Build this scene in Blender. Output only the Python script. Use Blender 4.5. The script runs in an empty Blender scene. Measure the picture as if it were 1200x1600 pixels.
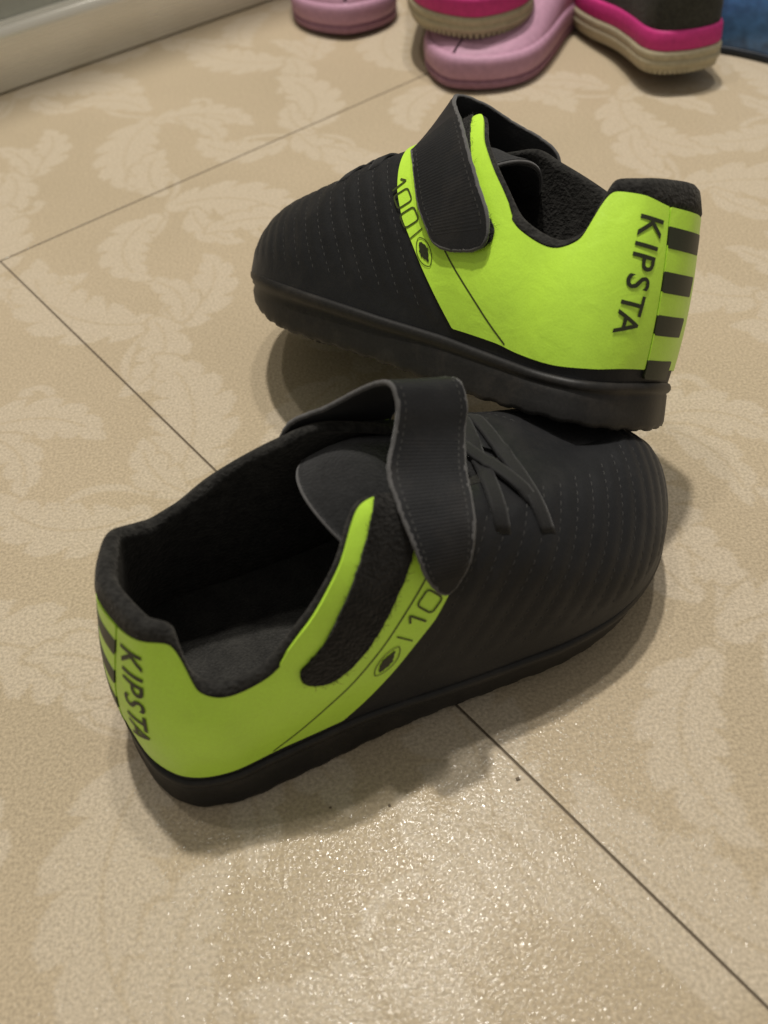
import bpy, bmesh, math, random
import numpy as np
from mathutils import Vector, Matrix
from mathutils.bvhtree import BVHTree

random.seed(7)
rng = np.random.default_rng(7)
sc = bpy.context.scene
COL = sc.collection
MM = 0.001

# ------------------------------------------------------------------ camera
cam_d = bpy.data.cameras.new("camera")
cam = bpy.data.objects.new("camera", cam_d)
COL.objects.link(cam)
cam_d.sensor_fit = 'VERTICAL'
cam_d.sensor_height = 36.0
cam_d.lens = 36.0 * 1447.5 / 1600.0
cam_d.clip_start = 0.01
cam_d.clip_end = 50.0
PITCH, ROLL = 0.83530, -0.08588
cam.matrix_world = (Matrix.Translation((0, 0, 0.26892))
                    @ Matrix.Rotation(math.pi / 2 - PITCH, 4, 'X')
                    @ Matrix.Rotation(ROLL, 4, 'Z'))
cam_d.dof.use_dof = True
cam_d.dof.focus_distance = 0.33
cam_d.dof.aperture_fstop = 11.0
sc.camera = cam

# ------------------------------------------------------------------ room light
world = bpy.data.worlds.new("World")
sc.world = world
world.use_nodes = True
wb = world.node_tree.nodes["Background"]
wb.inputs[0].default_value = (1.0, 0.95, 0.87, 1)
wb.inputs[1].default_value = 0.33


def lamp(name, loc, power, size, color):
    d = bpy.data.lights.new(name, 'AREA')
    d.shape = 'DISK'
    d.size = size
    d.energy = power
    d.color = color
    o = bpy.data.objects.new(name, d)
    COL.objects.link(o)
    o.location = loc
    return o


WARM = (1.0, 0.955, 0.885)
lamp("ceiling_lamp", (-0.04, 0.95, 2.3), 44.0, 0.09, WARM)
lamp("ceiling_lamp", (0.31, 0.90, 2.3), 15.0, 0.09, WARM)
lamp("ceiling_lamp", (-0.44, 0.68, 2.3), 7.0, 0.09, WARM)

sc.view_settings.view_transform = 'Standard'
sc.view_settings.look = 'None'
sc.view_settings.exposure = -0.12
sc.view_settings.gamma = 1.0
sc.view_settings.use_curve_mapping = False


# ------------------------------------------------------------------ materials
class NT:
    def __init__(self, name):
        self.m = bpy.data.materials.new(name)
        self.m.use_nodes = True
        self.t = self.m.node_tree
        self.b = self.t.nodes["Principled BSDF"]

    def n(self, kind, **kw):
        nd = self.t.nodes.new(kind)
        for k, v in kw.items():
            if k.startswith("i_"):
                key = k[2:].replace("_", " ")
                nd.inputs[key].default_value = v
            else:
                setattr(nd, k, v)
        return nd

    def l(self, a, b):
        self.t.links.new(a, b)


def fabric(name, col, rough=0.7, scale=900, bump=0.25, var=0.35, varscale=60, sheen=0.0, dist=0.0004,
           spec=0.4, weave=None, sheen_tint=(1, 1, 1, 1), dust=0.0, crease=0.0):
    q = NT(name)
    tc = q.n("ShaderNodeTexCoord")
    n1 = q.n("ShaderNodeTexNoise", i_Scale=varscale, i_Detail=4.0)
    n2 = q.n("ShaderNodeTexNoise", i_Scale=scale, i_Detail=3.0)
    q.l(tc.outputs["Object"], n1.inputs["Vector"])
    q.l(tc.outputs["Object"], n2.inputs["Vector"])
    add = q.n("ShaderNodeMath", operation='ADD')
    q.l(n1.outputs[0], add.inputs[0])
    q.l(n2.outputs[0], add.inputs[1])
    mr = q.n("ShaderNodeMapRange")
    mr.inputs[1].default_value = 0.7
    mr.inputs[2].default_value = 1.3
    q.l(add.outputs[0], mr.inputs[0])
    mx = q.n("ShaderNodeMix", data_type='RGBA')
    c = np.array(col)
    mx.inputs[6].default_value = (*(c * (1 - var)), 1)
    mx.inputs[7].default_value = (*np.minimum(c * (1 + var), 0.95), 1)
    q.l(mr.outputs[0], mx.inputs[0])
    out = mx.outputs[2]
    if dust > 0:
        n3 = q.n("ShaderNodeTexNoise", i_Scale=45.0, i_Detail=8.0, i_Roughness=0.7)
        q.l(tc.outputs["Object"], n3.inputs["Vector"])
        mr3 = q.n("ShaderNodeMapRange")
        mr3.inputs[1].default_value = 0.5
        mr3.inputs[2].default_value = 0.75
        mr3.inputs[4].default_value = dust
        q.l(n3.outputs[0], mr3.inputs[0])
        mx3 = q.n("ShaderNodeMix", data_type='RGBA')
        q.l(mr3.outputs[0], mx3.inputs[0])
        q.l(out, mx3.inputs[6])
        mx3.inputs[7].default_value = (0.16, 0.13, 0.10, 1)
        out = mx3.outputs[2]
    q.l(out, q.b.inputs["Base Color"])
    q.b.inputs["Roughness"].default_value = rough
    q.b.inputs["Specular IOR Level"].default_value = spec
    q.b.inputs["Sheen Weight"].default_value = sheen
    q.b.inputs["Sheen Roughness"].default_value = 0.5
    q.b.inputs["Sheen Tint"].default_value = sheen_tint
    bp = q.n("ShaderNodeBump", i_Strength=bump, i_Distance=dist)
    h = n2.outputs[0]
    if weave:
        wv = q.n("ShaderNodeTexWave", wave_type='BANDS', bands_direction=weave[0], i_Scale=weave[1],
                 i_Distortion=0.4, i_Detail=1.0)
        q.l(tc.outputs["Object"], wv.inputs["Vector"])
        ad = q.n("ShaderNodeMath", operation='ADD')
        q.l(wv.outputs[1], ad.inputs[0])
        q.l(n2.outputs[0], ad.inputs[1])
        h = ad.outputs[0]
    q.l(h, bp.inputs["Height"])
    if crease > 0:
        nc = q.n("ShaderNodeTexNoise", i_Scale=75.0, i_Detail=3.0, i_Distortion=1.2)
        q.l(tc.outputs["Object"], nc.inputs["Vector"])
        bc = q.n("ShaderNodeBump", i_Strength=crease * 0.7, i_Distance=0.0012)
        q.l(nc.outputs[0], bc.inputs["Height"])
        q.l(bc.outputs[0], bp.inputs["Normal"])
    q.l(bp.outputs[0], q.b.inputs["Normal"])
    return q.m


def plain(name, col, rough=0.5, metal=0.0, spec=0.5):
    q = NT(name)
    q.b.inputs["Base Color"].default_value = (*col, 1)
    q.b.inputs["Roughness"].default_value = rough
    q.b.inputs["Metallic"].default_value = metal
    q.b.inputs["Specular IOR Level"].default_value = spec
    return q.m


M = {}
M['vamp'] = fabric("black_synthetic", (0.0080, 0.0083, 0.0093), 0.55, 1500, 0.25, 0.25, 90, 0.03, 0.0002, 0.25, dust=0.05, crease=0.4)
M['lining'] = fabric("black_lining", (0.0175, 0.0168, 0.0152), 0.9, 750, 1.0, 0.65, 260, 0.12, 0.0008, 0.2,
                     sheen_tint=(0.8, 0.75, 0.65, 1))
M['insole'] = fabric("insole_fabric", (0.024, 0.023, 0.020), 0.9, 1300, 0.8, 0.5, 140, 0.3, 0.0007, 0.2)
M['neon'] = fabric("neon_synthetic", (0.52, 0.83, 0.065), 0.36, 1500, 0.22, 0.06, 60, 0.0, 0.0002, 0.45, dust=0.06, crease=0.35)
M['print'] = fabric("dark_print", (0.022, 0.026, 0.010), 0.5, 1500, 0.1, 0.2)
M['printfine'] = fabric("fine_print", (0.045, 0.06, 0.010), 0.5, 1500, 0.1, 0.2)
M['rubber'] = fabric("black_rubber", (0.0115, 0.0108, 0.010), 0.5, 800, 0.25, 0.3, 60, 0.0, 0.0002, 0.3, dust=0.14)
M['velcro'] = fabric("loop_velcro", (0.014, 0.0135, 0.0125), 0.95, 900, 1.0, 0.55, 260, 0.15, 0.0012, 0.15,
                     sheen_tint=(0.8, 0.75, 0.7, 1))
M['strap'] = fabric("strap_fabric", (0.0074, 0.0075, 0.0083), 0.6, 1500, 0.3, 0.3, 120, 0.05, 0.0003, 0.25,
                    dust=0.08)
M['strapin'] = fabric("strap_inside", (0.0105, 0.0105, 0.0105), 0.85, 1000, 0.8, 0.4, 160, 0.2, 0.0006, 0.2)
M['binding'] = fabric("grey_edge", (0.075, 0.072, 0.07), 0.75, 2200, 0.4, 0.3, 300, 0.2, 0.0002, 0.3)
M['stitch'] = plain("stitch_thread", (0.026, 0.025, 0.023), 0.7)
M['lace'] = fabric("elastic_lace", (0.0065, 0.0063, 0.0063), 0.75, 1200, 0.5, 0.3, 120, 0.12, 0.0003, 0.3)
M['pinkfoam'] = fabric("pink_foam", (0.44, 0.245, 0.335), 0.6, 300, 0.15, 0.12, 18, 0.0, 0.001, 0.3)
M['pinkdark'] = fabric("pink_foam_sole", (0.32, 0.165, 0.225), 0.7, 300, 0.2, 0.2, 25, 0.0, 0.001, 0.3)
M['cream'] = fabric("cream_foam", (0.42, 0.37, 0.25), 0.65, 300, 0.15, 0.15, 30, 0.0, 0.001, 0.3)
M['magenta'] = fabric("magenta_foam", (0.55, 0.035, 0.20), 0.6, 300, 0.15, 0.12, 30, 0.0, 0.001, 0.3)
M['darkmesh'] = fabric("dark_mesh", (0.035, 0.035, 0.028), 0.85, 500, 0.6, 0.4, 80, 0.1, 0.001, 0.25)
M['blue'] = fabric("blue_satin", (0.07, 0.19, 0.42), 0.3, 120, 0.2, 0.5, 25, 0.1, 0.002, 0.6)
M['navy'] = fabric("navy_rubber", (0.012, 0.018, 0.028), 0.55, 300, 0.2, 0.3, 30, 0.0, 0.001, 0.4)
M['grout'] = plain("seam_filler", (0.13, 0.10, 0.066), 0.9)


def mat_floor():
    q = NT("vinyl_damask")
    tc = q.n("ShaderNodeTexCoord")
    at = q.n("ShaderNodeAttribute", attribute_name="damask")
    big = q.n("ShaderNodeTexNoise", i_Scale=9.0, i_Detail=3.0)
    mott = q.n("ShaderNodeTexNoise", i_Scale=140.0, i_Detail=5.0, i_Roughness=0.65)
    grain = q.n("ShaderNodeTexNoise", i_Scale=900.0, i_Detail=2.0)
    for x in (big, mott, grain):
        q.l(tc.outputs["Object"], x.inputs["Vector"])
    ground = q.n("ShaderNodeMix", data_type='RGBA')
    ground.inputs[6].default_value = (0.400, 0.327, 0.224, 1)
    ground.inputs[7].default_value = (0.430, 0.351, 0.243, 1)
    r1 = q.n("ShaderNodeMapRange")
    r1.inputs[1].default_value = 0.35
    r1.inputs[2].default_value = 0.65
    q.l(big.outputs[0], r1.inputs[0])
    q.l(r1.outputs[0], ground.inputs[0])
    leaf = q.n("ShaderNodeMix", data_type='RGBA')
    leaf.inputs[7].default_value = (0.474, 0.402, 0.301, 1)
    # worn print: leaf strength varies a little
    r2 = q.n("ShaderNodeMapRange")
    r2.inputs[1].default_value = 0.30
    r2.inputs[2].default_value = 0.70
    r2.inputs[3].default_value = 0.75
    r2.inputs[4].default_value = 1.0
    q.l(mott.outputs[0], r2.inputs[0])
    mm = q.n("ShaderNodeMath", operation='MULTIPLY')
    q.l(at.outputs["Fac"], mm.inputs[0])
    q.l(r2.outputs[0], mm.inputs[1])
    q.l(mm.outputs[0], leaf.inputs[0])
    q.l(ground.outputs[2], leaf.inputs[6])
    spk = q.n("ShaderNodeMix", data_type='RGBA', blend_type='MULTIPLY')
    spk.inputs[0].default_value = 1.0
    r3 = q.n("ShaderNodeMapRange")
    r3.inputs[1].default_value = 0.3
    r3.inputs[2].default_value = 0.7
    r3.inputs[3].default_value = 0.80
    r3.inputs[4].default_value = 1.17
    q.l(grain.outputs[0], r3.inputs[0])
    q.l(leaf.outputs[2], spk.inputs[6])
    q.l(r3.outputs[0], spk.inputs[7])
    q.l(spk.outputs[2], q.b.inputs["Base Color"])
    q.b.inputs["Roughness"].default_value = 0.07
    q.b.inputs["Specular IOR Level"].default_value = 0.05
    v = q.n("ShaderNodeTexNoise", i_Scale=800.0, i_Detail=1.2, i_Roughness=0.55)
    q.l(tc.outputs["Object"], v.inputs["Vector"])
    bp = q.n("ShaderNodeBump", i_Strength=0.9, i_Distance=0.00023)
    q.l(v.outputs[0], bp.inputs["Height"])
    q.l(bp.outputs[0], q.b.inputs["Normal"])
    return q.m


M['floor'] = mat_floor()


def mat_alu():
    q = NT("brushed_champagne_metal")
    tc = q.n("ShaderNodeTexCoord")
    mp = q.n("ShaderNodeMapping")
    mp.inputs["Scale"].default_value = (4, 900, 900)
    n = q.n("ShaderNodeTexNoise", i_Scale=1.0, i_Detail=3.0)
    q.l(tc.outputs["Object"], mp.inputs[0])
    q.l(mp.outputs[0], n.inputs["Vector"])
    mr = q.n("ShaderNodeMapRange")
    mr.inputs[3].default_value = 0.22
    mr.inputs[4].default_value = 0.32
    q.l(n.outputs[0], mr.inputs[0])
    q.l(mr.outputs[0], q.b.inputs["Roughness"])
    q.b.inputs["Base Color"].default_value = (0.78, 0.75, 0.66, 1)
    q.b.inputs["Metallic"].default_value = 0.3
    return q.m


M['alu'] = mat_alu()
M['panel'] = fabric("pale_grey_laminate", (0.42, 0.42, 0.36), 0.4, 200, 0.05, 0.05)


# ------------------------------------------------------------------ helpers
def mesh_obj(name, verts, faces, mat, parent=None, smooth=True, kind=None, scale=MM):
    me = bpy.data.meshes.new(name)
    me.from_pydata([tuple(float(c) * scale for c in v) for v in verts], [], [tuple(int(i) for i in f) for f in faces])
    me.update()
    if smooth:
        me.polygons.foreach_set("use_smooth", [True] * len(me.polygons))
    me.materials.append(mat)
    o = bpy.data.objects.new(name, me)
    COL.objects.link(o)
    if parent:
        o.parent = parent
    if kind:
        o["kind"] = kind
    return o


def thing(name, label, cat, group=None):
    o = bpy.data.objects.new(name, None)
    o.empty_display_size = 0.02
    COL.objects.link(o)
    o["label"] = label
    o["category"] = cat
    if group:
        o["group"] = group
    return o


def pchip(xs, ys, xq):
    xs = np.asarray(xs, float)
    ys = np.asarray(ys, float)
    one = ys.ndim == 1
    if one:
        ys = ys[:, None]
    h = np.diff(xs)[:, None]
    d = np.diff(ys, axis=0) / h
    m = np.zeros_like(ys)
    m[0], m[-1] = d[0], d[-1]
    a, b = d[:-1], d[1:]
    w1 = 2 * h[1:] + h[:-1]
    w2 = h[1:] + 2 * h[:-1]
    with np.errstate(divide='ignore', invalid='ignore'):
        hm = (w1 + w2) / (w1 / a + w2 / b)
    m[1:-1] = np.where(a * b > 0, hm, 0)
    xq = np.asarray(xq, float)
    i = np.clip(np.searchsorted(xs, xq, side='right') - 1, 0, len(xs) - 2)
    hh = h[i]
    t = ((xq - xs[i])[..., None]) / hh
    r = ((2 * t**3 - 3 * t**2 + 1) * ys[i] + (t**3 - 2 * t**2 + t) * hh * m[i]
         + (-2 * t**3 + 3 * t**2) * ys[i + 1] + (t**3 - t**2) * hh * m[i + 1])
    return r[..., 0] if one else r


def catmull(pts, n):
    """smooth curve through pts, n samples, evenly in arc length"""
    P = np.asarray(pts, float)
    t = np.concatenate([[0], np.cumsum(np.linalg.norm(np.diff(P, axis=0), axis=1) ** 0.5)])
    m = np.zeros_like(P)
    m[1:-1] = ((P[1:-1] - P[:-2]) / (t[1:-1] - t[:-2])[:, None] * (t[2:] - t[1:-1])[:, None]
               + (P[2:] - P[1:-1]) / (t[2:] - t[1:-1])[:, None] * (t[1:-1] - t[:-2])[:, None]) / (t[2:] - t[:-2])[:, None]
    m[0] = (P[1] - P[0]) / (t[1] - t[0])
    m[-1] = (P[-1] - P[-2]) / (t[-1] - t[-2])

    def ev(q):
        i = np.clip(np.searchsorted(t, q, side='right') - 1, 0, len(t) - 2)
        h = (t[i + 1] - t[i])[:, None]
        u = (q - t[i])[:, None] / h
        return ((2 * u**3 - 3 * u**2 + 1) * P[i] + (u**3 - 2 * u**2 + u) * h * m[i]
                + (-2 * u**3 + 3 * u**2) * P[i + 1] + (u**3 - u**2) * h * m[i + 1])
    q = np.linspace(t[0], t[-1], n * 8)
    c = ev(q)
    L = np.concatenate([[0], np.cumsum(np.linalg.norm(np.diff(c, axis=0), axis=1))])
    return ev(np.interp(np.linspace(0, L[-1], n), L, q))


def smoothstep(a, b, x):
    t = np.clip((x - a) / (b - a), 0, 1)
    return t * t * (3 - 2 * t)


def poly_sdf(poly, X, Y):
    """signed distance, positive inside"""
    P = np.asarray(poly, float)
    d = np.full(X.shape, 1e9)
    ins = np.zeros(X.shape, bool)
    n = len(P)
    for i in range(n):
        a, b = P[i], P[(i + 1) % n]
        e = b - a
        wx, wy = X - a[0], Y - a[1]
        t = np.clip((wx * e[0] + wy * e[1]) / (e @ e), 0, 1)
        d = np.minimum(d, np.hypot(wx - t * e[0], wy - t * e[1]))
        c = (a[1] > Y) != (b[1] > Y)
        with np.errstate(divide='ignore', invalid='ignore'):
            xi = (b[0] - a[0]) * (Y - a[1]) / (b[1] - a[1] + 1e-12) + a[0]
        ins ^= c & (X < xi)
    return np.where(ins, d, -d)


def chaikin(poly, k=2, closed=True):
    P = np.asarray(poly, float)
    for _ in range(k):
        Q = np.roll(P, -1, 0) if closed else P[1:]
        A = P if closed else P[:-1]
        R = np.empty((2 * len(A), P.shape[1]))
        R[0::2] = 0.75 * A + 0.25 * Q
        R[1::2] = 0.25 * A + 0.75 * Q
        P = R if closed else np.vstack([P[:1], R, P[-1:]])
    return P


def grid_normals(P):
    du = np.gradient(P, axis=0)
    dv = np.gradient(P, axis=1)
    n = np.cross(du, dv)
    ln = np.linalg.norm(n, axis=2, keepdims=True)
    return n / np.maximum(ln, 1e-9)


def clip_panel(P, N, F, off, skirt=0.5):
    """part of the grid surface where F>0, raised by off, with side walls down into the surface"""
    ni, nj = F.shape
    verts, vid = [], {}

    def vert(i, j):
        k = (i, j)
        if k not in vid:
            vid[k] = len(verts)
            verts.append((P[i, j], N[i, j]))
        return vid[k]

    def cut(a, b):
        k = (a, b) if a < b else (b, a)
        if k not in vid:
            (a0, b0) = k
            fa, fb = F[a0], F[b0]
            t = fa / (fa - fb)
            n = N[a0] * (1 - t) + N[b0] * t
            vid[k] = len(verts)
            verts.append((P[a0] * (1 - t) + P[b0] * t, n / max(np.linalg.norm(n), 1e-9)))
        return vid[k]
    faces = []
    pos = F > 0
    cand = np.argwhere(pos[:-1, :-1] | pos[1:, :-1] | pos[:-1, 1:] | pos[1:, 1:])
    for i, j in cand:
        i, j = int(i), int(j)
        quad = [(i, j), (i + 1, j), (i + 1, j + 1), (i, j + 1)]
        if all(pos[q] for q in quad):
            faces.append([vert(*q) for q in quad])
            continue
        for tri in ((quad[0], quad[1], quad[2]), (quad[0], quad[2], quad[3])):
            out = []
            for k in range(3):
                a, b = tri[k], tri[(k + 1) % 3]
                if pos[a]:
                    out.append(vert(*a))
                if pos[a] != pos[b]:
                    out.append(cut(a, b))
            if len(out) >= 3:
                faces.append(out)
    # boundary edges
    cnt = {}
    for f in faces:
        for k in range(len(f)):
            a, b = f[k], f[(k + 1) % len(f)]
            cnt[(a, b)] = cnt.get((a, b), 0) + 1
    bnd = [e for e in cnt if (e[1], e[0]) not in cnt]
    V = [p + n * off for p, n in verts]
    # soft edge: pull the rim down a little, then the wall
    rim = {}
    for a, b in bnd:
        for q in (a, b):
            if q not in rim:
                rim[q] = len(V)
                p, n = verts[q]
                V.append(p + n * off)
                V.append(p - n * skirt)
    for a, b in bnd:
        faces.append([b, a, rim[a] , rim[b]] if False else [rim[b], rim[a], rim[a] + 1, rim[b] + 1])
    return V, faces


# ------------------------------------------------------------------ floor: three printed sheets, seams between them
E1 = np.array([0.7969, 0.6041])
E2 = np.array([0.5875, -0.8092])
FO = np.array([-195.3, 449.7])            # where the two seams meet (mm)


def leaf_items():
    """acanthus leaves of the print: (spine, half width, lobes per side) and plain strokes, floor coordinates in mm"""
    r = np.random.default_rng(5)
    leaves, strokes = [], []

    def spine_of(a, an, L, curl):
        t = np.linspace(0, 1, 22)
        th = an + curl * (t - 0.25)
        st = L / 21
        return a + np.cumsum(np.stack([np.cos(th), np.sin(th)], 1) * st, 0) - np.array([math.cos(th[0]), math.sin(th[0])]) * st

    for iu in range(-5, 10):
        for iv in range(-5, 8):
            c = np.array([iu * 112 + (56 if iv % 2 else 0) - 20, iv * 98.0 + 12]) + r.uniform(-8, 8, 2)
            fl = 1 if (iu + iv) % 2 else -1
            base = 0.75 * fl + (math.pi if iv % 2 else 0) + r.uniform(-0.25, 0.25)
            for (dan, L, W, curl, nl, off) in ((0.0, 98, 20, 1.5 * fl, 6, (0, 0)), (2.1 * fl, 68, 14.5, -1.7 * fl, 5, (-6, 4)),
                                               (-2.0 * fl, 60, 13, 1.3 * fl, 4, (4, -8)), (1.05 * fl, 46, 9.5, -1.2 * fl, 3, (10, 10))):
                an = base + dan + r.uniform(-0.15, 0.15)
                a = c + np.array(off) + 7 * np.array([math.cos(an), math.sin(an)])
                sp = spine_of(a, an, L * r.uniform(0.9, 1.1), curl * r.uniform(0.8, 1.2))
                leaves.append((sp, W, nl))
            for k in range(2):
                an = base + (1.55 if k else -1.3) * fl + r.uniform(-0.2, 0.2)
                t = np.linspace(0, 1, 26)
                th = an + fl * (1 if k else -1) * t ** 1.8 * r.uniform(3.4, 5.0)
                st = r.uniform(2.9, 3.7) * (1.15 - 0.8 * t)
                crv = c + np.cumsum(np.stack([np.cos(th) * st, np.sin(th) * st], 1), 0)
                strokes.append((crv, 1.3 + 0.9 * np.sin(math.pi * t) + 2.0 * (t > 0.9)))
    return leaves, strokes


LEAVES, CURLS = leaf_items()


def damask(us, vs):
    val = np.zeros((len(us), len(vs)), np.float32)

    def window(lo, hi):
        i0, i1 = np.searchsorted(us, [lo[0], hi[0]])
        j0, j1 = np.searchsorted(vs, [lo[1], hi[1]])
        if i1 <= i0 or j1 <= j0:
            return None
        return i0, i1, j0, j1, *np.meshgrid(us[i0:i1], vs[j0:j1], indexing='ij')

    def nearest(crv, U, V):
        best = np.full(U.shape, 1e9)
        tt = np.zeros(U.shape)
        nn = np.zeros(U.shape)
        m = len(crv) - 1
        for k in range(m):
            a, b = crv[k], crv[k + 1]
            e = b - a
            l = math.sqrt(e @ e) + 1e-9
            t = np.clip(((U - a[0]) * e[0] + (V - a[1]) * e[1]) / (l * l), 0, 1)
            dx, dy = U - a[0] - t * e[0], V - a[1] - t * e[1]
            d = np.hypot(dx, dy)
            s = d < best
            best = np.where(s, d, best)
            tt = np.where(s, (k + t) / m, tt)
            nn = np.where(s, np.sign(e[0] * dy - e[1] * dx) * d, nn)
        return best, tt, nn

    for crv, w in CURLS:
        g = window(crv.min(0) - w.max() - 2, crv.max(0) + w.max() + 2)
        if g is None:
            continue
        i0, i1, j0, j1, U, V = g
        d, t, n = nearest(crv, U, V)
        f = 1 - smoothstep(-0.5, 0.6, d - np.interp(t, np.linspace(0, 1, len(w)), w))
        val[i0:i1, j0:j1] = np.maximum(val[i0:i1, j0:j1], 0.9 * f)
    for sp, W, nl in LEAVES:
        g = window(sp.min(0) - W - 3, sp.max(0) + W + 3)
        if g is None:
            continue
        i0, i1, j0, j1, U, V = g
        d, t, n = nearest(sp, U, V)
        an = np.abs(n)
        L = np.linalg.norm(np.diff(sp, axis=0), axis=1).sum()
        env = W * np.sin(math.pi * np.clip(0.06 + 0.92 * t, 0, 1) ** 0.85) ** 0.75
        ph = (t - 0.62 * an / L + np.where(n > 0, 0.0, 0.5 / nl)) * nl
        fr = ph - np.floor(ph)
        edge = env * (1.0 - 0.42 * np.abs(2 * fr - 1) ** 3.0 + 0.03 * np.sin(fr * 19))
        inside = 1 - smoothstep(-0.5, 0.6, d - edge)
        gap = np.minimum(fr, 1 - fr) * L / nl                       # distance to the slit between two lobes
        slit = smoothstep(0.35, 1.25, gap + 1.6 * (1 - smoothstep(0.28, 0.75, an / np.maximum(env, 1e-3))))
        rib = smoothstep(0.35, 0.95, an + 3 * smoothstep(0.8, 0.95, t))
        f = inside * (0.15 + 0.85 * slit) * (0.2 + 0.8 * rib)
        cur = val[i0:i1, j0:j1]
        ring = (1 - smoothstep(0.3, 1.6, np.abs(d - edge - 0.9))) * (d > edge)      # clear line round the leaf in front
        val[i0:i1, j0:j1] = np.maximum(cur * (1 - 0.85 * np.maximum(inside, ring)), 0.95 * f)
    return val


def axis(lo, hi, dlo, dhi, step, coarse=14.0):
    """grid lines, dense between dlo and dhi, with a small rounded edge at both ends"""
    dlo, dhi = max(lo + 1, dlo), min(hi - 1, dhi)
    a = np.concatenate([np.arange(lo + 0.5, dlo, coarse), np.arange(dlo, dhi, step), np.arange(dhi, hi - 0.6, coarse)])
    return np.concatenate([[lo, lo + 0.1], a[(a > lo + 0.45) & (a < hi - 0.45)], [hi - 0.1, hi]])


floor = mesh_obj("floor", [(-2500, -2500, -0.5), (2500, -2500, -0.5), (2500, 2500, -0.5), (-2500, 2500, -0.5)],
                 [(0, 1, 2, 3)], M['grout'], smooth=False)
floor["kind"] = "structure"
GAP = 0.36
for (u0, u1, v0, v1, du, dv, st) in (
        (-1400, 2000, -1500, -GAP, (-20, 420), (-200, 0), 1.5),
        (-1400, -GAP, GAP, 1600, (-170, 0), (0, 400), 1.1),
        (GAP, 2000, GAP, 1600, (0, 580), (0, 480), 1.25)):
    us, vs = axis(u0, u1, *du, st), axis(v0, v1, *dv, st)
    U, V = np.meshgrid(us, vs, indexing='ij')
    X = FO[0] + U * E1[0] + V * E2[0]
    Y = FO[1] + U * E1[1] + V * E2[1]
    Z = np.zeros_like(X)
    Z[0], Z[-1], Z[:, 0], Z[:, -1] = -0.45, -0.45, -0.45, -0.45
    for sl_ in ((1, slice(1, -1)), (-2, slice(1, -1)), (slice(1, -1), 1), (slice(1, -1), -2)):
        Z[sl_] = -0.05
    me = bpy.data.meshes.new("vinyl_sheet")
    n, m = U.shape
    idx = np.arange(n * m).reshape(n, m)
    # winding so that the face looks up
    q = np.stack([idx[:-1, :-1], idx[:-1, 1:], idx[1:, 1:], idx[1:, :-1]], -1).reshape(-1, 4)
    me.vertices.add(n * m)
    me.vertices.foreach_set("co", (np.stack([X, Y, Z], -1).reshape(-1) * MM).astype(np.float32))
    me.loops.add(q.size)
    me.loops.foreach_set("vertex_index", q.reshape(-1).astype(np.int32))
    me.polygons.add(len(q))
    me.polygons.foreach_set("loop_start", np.arange(0, q.size, 4, dtype=np.int32))
    me.polygons.foreach_set("use_smooth", np.ones(len(q), bool))
    at = me.attributes.new("damask", 'FLOAT', 'POINT')
    at.data.foreach_set("value", damask(us, vs).reshape(-1))
    me.update()
    me.validate()
    me.materials.append(M['floor'])
    me.materials.append(M['grout'])
    fi = np.zeros((n - 1, m - 1), np.int32)
    fi[0], fi[-1], fi[:, 0], fi[:, -1] = 1, 1, 1, 1
    me.polygons.foreach_set("material_index", fi.reshape(-1))
    o = bpy.data.objects.new("vinyl_sheet", me)
    COL.objects.link(o)
    o.parent = floor

# crumbs of dirt lying on the floor
for (px_, py_, r_, lab) in ((34, 128, 0.75, 'largest dark crumb of dirt on the floor, beside the long seam'), (-6, 123, 0.45, 'small dark crumb on the floor in front of the shoe, right of its twin'), (-24, 124, 0.4, 'small dark crumb on the floor in front of the shoe, left of its twin')):
    bm = bmesh.new()
    bmesh.ops.create_icosphere(bm, subdivisions=2, radius=r_ * MM)
    for vv in bm.verts:
        vv.co *= random.uniform(0.7, 1.2)
        vv.co.z *= 0.5
    me = bpy.data.meshes.new("dirt_crumb")
    bm.to_mesh(me)
    bm.free()
    me.materials.append(M['grout'])
    o = bpy.data.objects.new("dirt_crumb", me)
    COL.objects.link(o)
    o.location = (px_ * MM, py_ * MM, r_ * 0.3 * MM)
    o["label"] = lab
    o["category"] = "dirt"
    o["group"] = "crumbs of dirt on the floor"

# ------------------------------------------------------------------ metal rail at the foot of the cupboard
rail = thing("cupboard_rail", "champagne metal rail with rounded shiny lip along the wall side of the floor", "rail")
rail.location = (-0.2428, 0.6618, 0)
rail.rotation_euler = (0, 0, math.atan2(0.5853, 0.8108))


def extrude(name, prof, x0, x1, mat, bev=False):
    """profile (depth, height) in mm swept along the rail"""
    V, F = [], []
    n = len(prof)
    for x in (x0, x1):
        V += [(x, p[0], p[1]) for p in prof]
    for i in range(n):
        j = (i + 1) % n
        F.append((i, j, n + j, n + i))
    F.append(tuple(range(n - 1, -1, -1)))
    F.append(tuple(range(n, 2 * n)))
    return mesh_obj(name, V, F, M[mat], rail, smooth=False)


nose = [(6.5 + 6.5 * math.cos(a), 33 + 7.0 * math.sin(a)) for a in np.linspace(math.pi, 0.25 * math.pi, 16)]
extrude("rail_face", [(0.6, 1.0), (0, 2.2), (0, 33)] + nose[1:] + [(13.5, 36.5), (16, 35.5), (16, 1.0)], -900, 1600, 'alu')
for q in rail.children:
    q.data.polygons.foreach_set("use_smooth", [len(p.vertices) == 4 for p in q.data.polygons])
extrude("rail_channel", [(16.2, 1.0), (16.2, 33.5), (22, 33.0), (23, 36), (26, 36), (26, 1.0)], -900, 1600, 'alu')
extrude("cupboard_door", [(27, 30), (26.4, 31), (26.4, 900), (44, 900), (44, 30)], -900, 1600, 'panel')

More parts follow.
